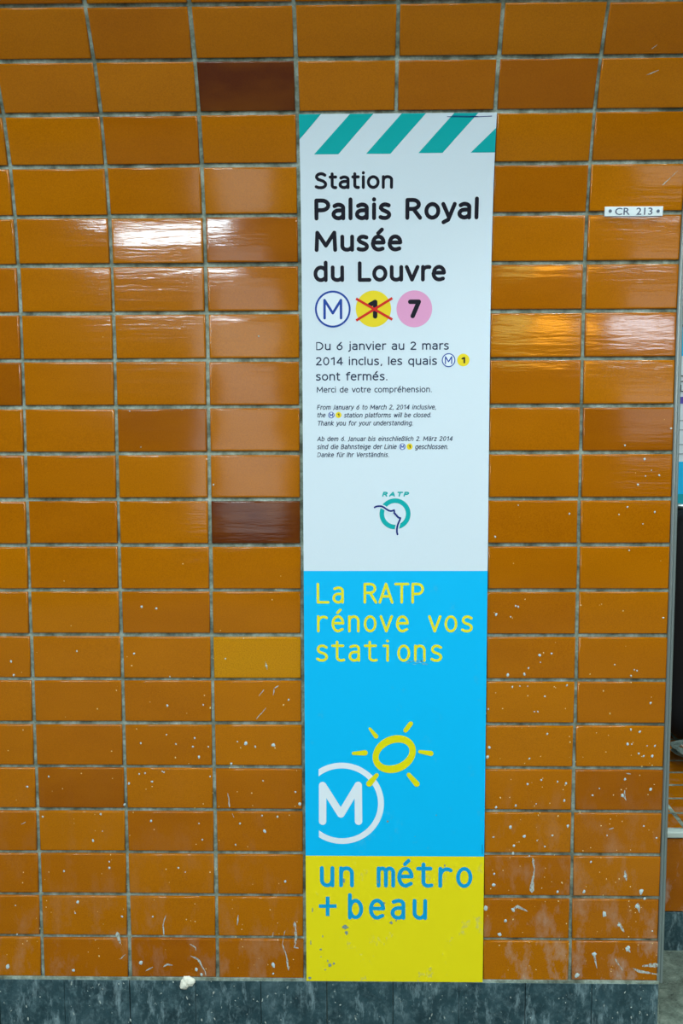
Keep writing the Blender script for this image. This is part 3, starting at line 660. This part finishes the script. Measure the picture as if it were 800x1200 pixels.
for (a0, b0, a1, b1, w0, w1) in ((433.2,853.8,440.5,862.8,2.4,4.2), (481,848,475,855.8,4.4,4.2), (414,882.8,427.5,882.1,3.2,5.2), (491.8,880.8,504.6,882.8,3.2,5), (432.5,918.3,441.3,908.2,5.8,3.8), (478.8,907.8,488,918.5,4,5.6)):
    w0 *= 1.25; w1 *= 1.25; p = Print(3); A_, B_ = P(a0, b0), P(a1, b1); L = math.hypot(B_[0]-A_[0], B_[1]-A_[1]); nx, ny = -(B_[1]-A_[1])/L, (B_[0]-A_[0])/L
    an = math.atan2(ny, nx)
    p.poly([(A_[0]+w0*k/2*math.cos(an+PI*q/8), A_[1]+w0*k/2*math.sin(an+PI*q/8)) for q in range(9)]+[(B_[0]+w1*k/2*math.cos(an-PI+PI*q/8), B_[1]+w1*k/2*math.sin(an-PI+PI*q/8)) for q in range(9)])
    p.build('sun_ray', I_SUN)
# tiny imprint running up the right margin, scuffs on the lower part
p = Print(2)
for i in range(9): p.line([P(564.3, 990+i*1.25), P(565.6, 990+i*1.25)], .0009, False)
p.build('imprint', I_NAVY)
M_SCUFF = flat('scuff_grey', (128, 150, 140), .8)
p = Print(4)
def smear(px, py, rx, ry, n=11):
    c_ = P(px, py); p.poly([(c_[0]+rx*k*math.cos(2*PI*i/n)*rp.uniform(.5, 1.15), c_[1]+ry*k*math.sin(2*PI*i/n)*rp.uniform(.5, 1.15)) for i in range(n)])
for a in ((404.5,1086.5,4,3.6),(406,1093,2.2,3),(375.8,1112.5,1.8,1.4),(386.5,1131,2.6,3),(391,1129,1.8,2),(384,1126,1,1.6),(363,1146,2.2,2),(381,1136,1.2,1),(376,1121,.8,.8),(458,1081,2,2.2),(464,1078,1,1.6),(450,1058,1.4,1.6),(403,1032,1.6,3.2),(443,1033,1,2.4),(366,1066,.8,3.4),(521,1014,.9,2),(454,962.5,1.3,1.8),(511,955,.7,.8),(486,980,.5,.6),(378,1097,.7,1.4),(364,1105,.6,4)): p = Print(4); smear(*a); p.build('scuff', M_SCUFF)
p = Print(4)
for i in range(12): smear(478+i*1.9+rp.uniform(-1, 1), 776+rp.uniform(-2.4, 2.4), 2.2, .55)
for i in range(4): smear(490+rp.uniform(-2, 6), 772+rp.uniform(-1, 4), 1.2, 1)
p.build('scratch', flat('scratch_grey', (110, 190, 215), .7))

# ---------------------------------------------------------------- small engraved plate
pl = empty('number_plate', surf(*on_wall(742, 247.3, .006), .0)); PLc = pl.location.copy()
x0, s0 = on_wall(707.9, 253.6, .007); x1, s1 = on_wall(776.9, 241.8, .007)
def psurf(x, s, off): return surf(x, s, off)-PLc
V = []; Fc = []
for s in (s0, s1):
    for ins, off in ((0, .004), (0, .0068), (.0006, .0074)):
        ds_ = ins if s == s0 else -ins
        V += [psurf(x0+ins, s+ds_, off), psurf(x1-ins, s+ds_, off)]
# V order: s0:(0,1)(2,3)(4,5)  s1:(6,7)(8,9)(10,11)
Fc = [(4, 5, 11, 10), (2, 3, 5, 4), (0, 1, 3, 2), (9, 8, 10, 11), (7, 6, 8, 9), (2, 4, 10, 8), (0, 2, 8, 6), (5, 3, 9, 11), (3, 1, 7, 9)]
mesh('plate', V, Fc, flat('white_plastic', (226, 240, 242), .35), pl)
c = bpy.data.curves.new('t', 'FONT'); c.body = 'CR  213'; c.offset = .008; c.resolution_u = 3
t = bpy.data.objects.new('t', c); COL.objects.link(t); bpy.context.view_layer.update()
me = bpy.data.meshes.new_from_object(t.evaluated_get(bpy.context.evaluated_depsgraph_get())); bpy.data.objects.remove(t)
xs = [v.co.x for v in me.vertices]; xa, sa = on_wall(720.2, 251.8, .0075); xb, _ = on_wall(764, 251.6, .0075); st = on_wall(742, 243.6, .0075)[1]
kk = (xb-xa)/(max(xs)-min(xs)); V = [psurf(xa+(v.co.x-min(xs))*kk, sa+v.co.y*(st-sa)/CAPH, .0077) for v in me.vertices]
mesh('engraved_text', V, [tuple(q.vertices) for q in me.polygons], flat('engraving_grey', (70, 80, 104), .6), pl)
for px in (714.8, 770.9):
    x, s = on_wall(px, 247.4, .0075); a = psurf(x, s, .0073); b = psurf(x, s, .0086)
    sc = MB().cyl(a, b, .0038, 20, .0030).build('screw', M_CHROME, pl)
    u = psurf(x, s, .0087); MB().box(u.x-.0026, u.x+.0026, u.y-.0001, u.y+.0002, u.z-.0005, u.z+.0005).build('screw_slot', flat('slot_dark', (40, 46, 60), .7), sc)
tag(pl, 'small white plate engraved CR 213 with two screws across a tile joint', 'sign')

# ---------------------------------------------------------------- the recess to the right
BY = 1.30                                              # back wall of the recess
D_FRONT = .317; ZBEN = EYE.z-1.0727                     # bench front edge and top height
floor = struct(MB().box(-6, 7, -6.2, 1.6, -.08, 0).build('floor', concrete('platform_asphalt', (48, 52, 50), (66, 72, 68), (92, 98, 92), 11, .01)))
# coarse uneven stone of the floor beside the pier
V = []; Fc = []; nx, ny = 60, 60; fx0, fx1, fy0, fy1 = 1.30, 3.2, -1.2, .316
for j in range(ny+1):
    for i in range(nx+1):
        e = min(1, min(i, nx-i, j)/5)
        xx = fx0+(fx1-fx0)*i/nx; yy = fy0+(fy1-fy0)*j/ny
        V.append((xx, yy, -.002+e*(.012+.003*math.sin(xx*41+yy*13)+.003*math.sin(yy*37-xx*22)+rp.uniform(0, .003))))
for j in range(ny):
    for i in range(nx): a = j*(nx+1)+i; Fc.append((a, a+1, a+nx+2, a+nx+1))
mesh('worn_stone', V, Fc, M_FLOOR, floor)
wr = struct(MB().box(1.0, 4.2, BY, BY+.15, 0, 2.75).build('wall_recess', M_PLASTER))
struct(MB().box(4.2, 4.35, 0, BY+.15, 0, 2.75).build('wall_right', M_PLASTER))
# bench
bx0, bx1 = XR+.012, 4.2
bench = empty('tiled_bench', ((bx0+bx1)/2, D_FRONT, 0)); BL = bench.location.copy()
tag(bench, 'low bench faced with orange tiles and a pale edge beside the poster wall', 'bench')
MB().box(bx0-BL.x, bx1-BL.x, .006, BY-.02-BL.y, .0, ZBEN-.0006).build('core', M_GROUT, bench)
ROW0 = D_FRONT+.022
btm = tile_mesh('bench_tile', .2-.011, .1-.011, .004, .0015, M_TILE, .00002)
xj = on_plane(785, 858.5, 1).x; d = ray(785, 858.5); xj = (EYE+d*((ZBEN-EYE.z)/d.z)).x
XS = [xj-.2+k*.2 for k in range(0, 13)]; ybk = 1.08
nrow = 8
for r in range(nrow):
    for c_ in range(8):
        o = bpy.data.objects.new('tile', btm); COL.objects.link(o); o.parent = bench
        xc_ = xj-.3+c_*.2
        if xc_+.1 < bx0+.02: continue
        o.matrix_local = Matrix.Translation((xc_-BL.x, ROW0+.05+r*.1-BL.y, ZBEN-.004)) @ Matrix.Rotation(-PI/2+rnd.gauss(0, .004), 4, 'X')
me_half = None
for c_ in range(8):
    xc_ = xj-.3+c_*.2
    zt, zb_ = ZBEN-.016, .115
    o = mesh('tile', *(lambda w_, h_: ([(-w_/2, 0, 0), (w_/2, 0, 0), (w_/2, 0, h_), (-w_/2, 0, h_), (-w_/2, .006, 0), (w_/2, .006, 0), (w_/2, .006, h_), (-w_/2, .006, h_)], [(0, 1, 2, 3), (1, 5, 6, 2), (4, 0, 3, 7), (3, 2, 6, 7), (4, 5, 1, 0)]))(.192, zt-zb_-.003), M_TILE_DARK, bench)
    o.location = (xc_-BL.x, 0, zb_)
MB().box(bx0-BL.x, bx1-BL.x, -.004, .020, ZBEN-.015, ZBEN+.001, .003).build('edge_strip', flat('pale_edge', (190, 206, 198), .5), bench)
for k in range(9):
    MB().box(-.149, .149, -.003, .006, 0, .112, .001).build('slab', M_SLAB, bench).location = (bx0+.15+k*.3-BL.x, 0, 0)
# pale ledge behind the bench tiles
MB().box(bx0-BL.x, bx1-BL.x, ROW0+nrow*.1-BL.y, BY-.002-BL.y, 0, ZBEN+.004, .004).build('rear_ledge', M_PLASTER, bench)
# information panel above the bench
PY = BY-.10
def pz(py, px=797): return on_plane(px, py, PY)
xl = on_plane(786, 500, PY).x; pb = pz(595).z; pt = pz(150).z
pan = empty('information_panel', (xl+.5, PY, pb)); QL = pan.location.copy()
tag(pan, 'framed information panel in white, cyan and teal at the right edge above the bench', 'panel')
MB().box(xl-QL.x, xl+1.0-QL.x, 0, .08, 0, pt-pb, .004).build('backing_board', flat('panel_white', (214, 228, 232), .4), pan)
def field(name, y0, y1, mat, yy=-.0015, x1=1.0):
    return MB().box(xl+.006-QL.x, xl+x1-.006-QL.x, yy, .001, pz(y1).z-QL.z, pz(y0).z-QL.z).build(name, mat, pan)
C_TEAL = flat('panel_teal', (60, 196, 200), .4); C_CY = flat('panel_cyan', (0, 186, 240), .4); C_T2 = flat('panel_deep_teal', (0, 160, 172), .4); C_PUR = flat('panel_purple', (84, 74, 170), .4); C_LN = flat('panel_grey_line', (160, 178, 184), .5); C_PALE = flat('panel_pale_cyan', (150, 222, 222), .4)
field('pale_field', 296, 380, C_PALE); field('dark_line', 380, 383, flat('panel_dark', (20, 60, 90), .4), -.0018)
# teal field with a rounded lower corner
V = []; z0, z1 = pz(383).z-QL.z, pz(417).z-QL.z; w_ = .14
pts = [(0, z0), (w_+.8, z0), (w_+.8, z1+.03)]+[(.03+.10*math.sin(a), z1+.10*(1-math.cos(a))*.35) for a in (0,)]+[(0, z1)]
pts = [(xl+.006-QL.x+a, b) for a, b in pts]
V = [(a, -.0017, b) for a, b in pts]+[(a, .001, b) for a, b in pts]; n = len(pts)
mesh('teal_field', V, [tuple(range(n))]+[(i, i+n, (i+1) % n+n, (i+1) % n) for i in range(n)], C_CY, pan)
field('purple_line', 465, 473, C_PUR)
for a in (492, 503, 520, 531): field('thin_line', a, a+1.4, C_LN)
field('cyan_field', 541, 579, C_CY); field('teal_base', 579, 592, C_T2)
def ptext(body, px, ytop, ybase):
    c = bpy.data.curves.new('t', 'FONT'); c.body = body; c.resolution_u = 3; c.offset = .005
    t = bpy.data.objects.new('t', c); COL.objects.link(t); bpy.context.view_layer.update()
    me = bpy.data.meshes.new_from_object(t.evaluated_get(bpy.context.evaluated_depsgraph_get())); bpy.data.objects.remove(t)
    a = on_plane(px, ybase, PY); k_ = (on_plane(px, ytop, PY).z-a.z)/CAPH; mn = min(v.co.x for v in me.vertices)
    mesh('letter', [(a.x-QL.x+(v.co.x-mn)*k_, -.003, a.z-QL.z+v.co.y*k_) for v in me.vertices], [tuple(q.vertices) for q in me.polygons], I_BLACK, pan)
ptext('D', 795.6, 440, 447.6); ptext('L', 796.4, 451, 459)
# curved pale metal rim under the panel
mb = MB(); prev = None; x_s = on_plane(783, 590, PY).x
for i in range(13):
    x_ = x_s+i*.085; z_ = pb+.012-.22*(1-math.exp(-i*.085*2.1))*.35-QL.z-.0
    cur = Vector((x_-QL.x, -.012, z_))
    if prev: mb.cyl(prev, cur, .0085, 10)
    prev = cur
mb.build('rim', M_METAL, pan, True)
# black bag standing on the bench under the panel
def blobmesh(name, cx, cy, cz, rx, ry, rz, seed, amp, mat, parent=None, box=.55, sub=5, pw=3):
    bm = bmesh.new(); bmesh.ops.create_icosphere(bm, subdivisions=sub, radius=1); rr = random.Random(seed); ph = [rr.uniform(0, 6) for _ in range(9)]
    for v in bm.verts:
        d_ = v.co.copy(); e = 1.0/max(abs(d_.x)**pw+abs(d_.y)**pw+abs(d_.z)**pw, 1e-6)**(1/pw); f_ = 1+(e-1)*box
        q = 1+amp*(math.sin(4*d_.x+ph[0]+3*d_.z)*.5+math.sin(7*d_.z+ph[1])*.3*math.cos(5*d_.x+ph[2])+math.sin(13*d_.x+9*d_.z+ph[3])*.18+math.sin(17*d_.y-15*d_.z+ph[4])*.14)
        v.co = Vector((cx+d_.x*rx*f_*q, cy+d_.y*ry*f_*q, cz+d_.z*rz*f_*q))
    me = bpy.data.meshes.new(name); bm.to_mesh(me); bm.free()
    for p_ in me.polygons: p_.use_smooth = True
    return link(name, me, mat, parent)
M_BAG = flat('black_fabric', (13, 15, 18), .75, spec=.25)
by_ = 1.04
bl = on_plane(783, 812, by_); btop = on_plane(795, 602, by_).z; bag = empty('bag', (bl.x+.17, by_, ZBEN+.005)); gl = bag.location.copy()
tag(bag, 'bulky black bag standing on the bench below the information panel', 'bag')
hgt = btop-gl.z
blobmesh('body', 0, 0, hgt/2+.012, .205, .10, hgt/2+.0, 5, .02, M_BAG, bag, 1.0, 5, 7)
blobmesh('pocket', .03, -.095, hgt*.32, .11, .035, hgt*.2, 8, .05, M_BAG, bag, .8, 4)
mb = MB(); prev = None
for i in range(15):
    a = PI*i/14; cur = Vector((.05*math.cos(a), -.01, hgt-.02+.045*math.sin(a)))
    if prev: mb.cyl(prev, cur, .008, 10)
    prev = cur
mb.build('handle', M_BAG, bag, True)
# crumpled grey cloth and a pale sheet by the bag
cl = on_plane(793, 832, .97)
o = blobmesh('cloth', 0, 0, 0, .10, .07, .022, 11, .2, concrete('grey_cloth', (70, 86, 80), (110, 128, 120), (160, 174, 164), 18, .01), None, .3)
o.location = (cl.x+.04, .83, ZBEN+.036); tag(o, 'crumpled grey green cloth lying in front of the black bag', 'cloth')
a = on_plane(788, 809, .86); V = []; Fc = []
for i in range(7):
    for j in range(5):
        V.append((i*.022, j*.016, .055-.0105*i+.004*math.sin(i*1.7+j)-.002*j+(.003*math.cos(j*2))))
for i in range(6):
    for j in range(4): q = i*5+j; Fc.append((q, q+5, q+6, q+1))
o = mesh('crumpled_paper', V, Fc, flat('beige_paper', (204, 186, 166), .8), None, True); o.location = (a.x-.005, .70, ZBEN+.03)
sm = o.modifiers.new('s', 'SOLIDIFY'); sm.thickness = .004
tag(o, 'creased beige paper leaning on the grey cloth beside the metal corner', 'paper')

# ---------------------------------------------------------------- the rest of the station and added lights, behind the camera
wf = struct(MB().box(-6, 7, -6.2, -6.0, 0, 3.6).build('wall_front', M_DARKWALL))
struct(MB().box(-6, 7, -6.2, 1.6, 3.4, 3.5).build('ceiling', M_CEIL))
for a, b, zc, lab in ((-.50, .12, .55, 'narrow glowing white panel added on the far wall for tile haze, left'), (2.85, 3.7, 1.16, 'wide glowing white panel added on the far wall for tile haze, right')):
    t = empty('reflection_panel', ((a+b)/2, -5.93, zc)); w2 = (b-a)/2; hc = 1.76-zc if zc > 1 else 1.95-zc  # unseen glowing panels, added and sized to lay a pale haze on the tiles
    MB().box(-w2-.04, w2+.04, -.06, .03, -.04, hc+.04, .006).build('frame', M_METAL, t)
    MB().box(-w2, w2, .03, .036, 0, hc).build('lit_face', flat('glow_face', (230, 234, 236), .5, emit=(236, 238, 244), es=1.4), t)
    tag(t, lab, 'glowing panel')
def reflection_light(x0, x1, z0, z1, col, st, lab):  # unseen lights, added and placed to give the bright tile reflections
    t = empty('reflection_light', ((x0+x1)/2, -5.93, z0)); w2 = (x1-x0)/2
    MB().box(-w2-.02, w2+.02, -.05, .03, -.02, z1-z0+.02, .004).build('housing', M_METAL, t)
    MB().box(-w2, w2, .03, .036, 0, z1-z0).build('diffuser', flat('light_'+lab[:6], (240, 240, 240), .4, emit=col, es=st), t)
    tag(t, lab, 'light', 'added lights on the far wall')
reflection_light(-1.30, -.30, 2.14, 2.40, (225, 245, 255), 55, 'white strip light on the far wall behind the camera')
reflection_light(1.76, 2.08, 2.14, 2.40, (235, 225, 90), 10, 'small yellow lit sign on the far wall, left of the orange one')  # split from the orange panel for a dimmer yellow reflection
reflection_light(2.12, 2.52, 2.14, 2.40, (255, 170, 20), 30, 'orange lit sign on the far wall behind the camera')
reflection_light(2.66, 3.40, 2.14, 2.40, (225, 240, 255), 24, 'second white strip light on the far wall, right of the orange one')
def ceiling_lamp(x, y, lab, k_=1.0):
    t = empty('ceiling_lamp', (x, y, 3.33))
    MB().box(-.62, .62, -.10, .10, 0, .07, .008).build('housing', flat('lamp_housing', (220, 224, 224), .5), t)
    for s_ in (-.045, .045):
        MB().cyl((-.58, s_, -.03), (.58, s_, -.03), .018, 14).build('tube', M_TUBE, t, False)
    L_ = bpy.data.lights.new('lamp_light', 'AREA'); L_.shape = 'RECTANGLE'; L_.size = 1.16; L_.size_y = .22; L_.energy = LAMP_W*k_; L_.color = LAMP_COL
    lo = bpy.data.objects.new('lamp_light', L_); COL.objects.link(lo); lo.parent = t; lo.location = (0, 0, -.06)
    tag(t, lab, 'lamp', 'ceiling lamps over the platform')
M_TUBE = flat('fluorescent_tube', (240, 244, 246), .4, emit=(225, 244, 255), es=8)
for i, x in enumerate((-1.7, .1, 1.9)):
    ceiling_lamp(x, -2.3, 'fluorescent lamp on the ceiling nearest the wall, %s' % ('left', 'middle', 'right')[i])
    ceiling_lamp(x, -4.3, 'fluorescent lamp on the ceiling over the far side, %s' % ('left', 'middle', 'right')[i], 1.9)
ceiling_lamp(2.7, -.55, 'fluorescent lamp added on the ceiling to brighten the bench recess', 1.7)  # unseen extra lamp, added to lift the dark recess and bench
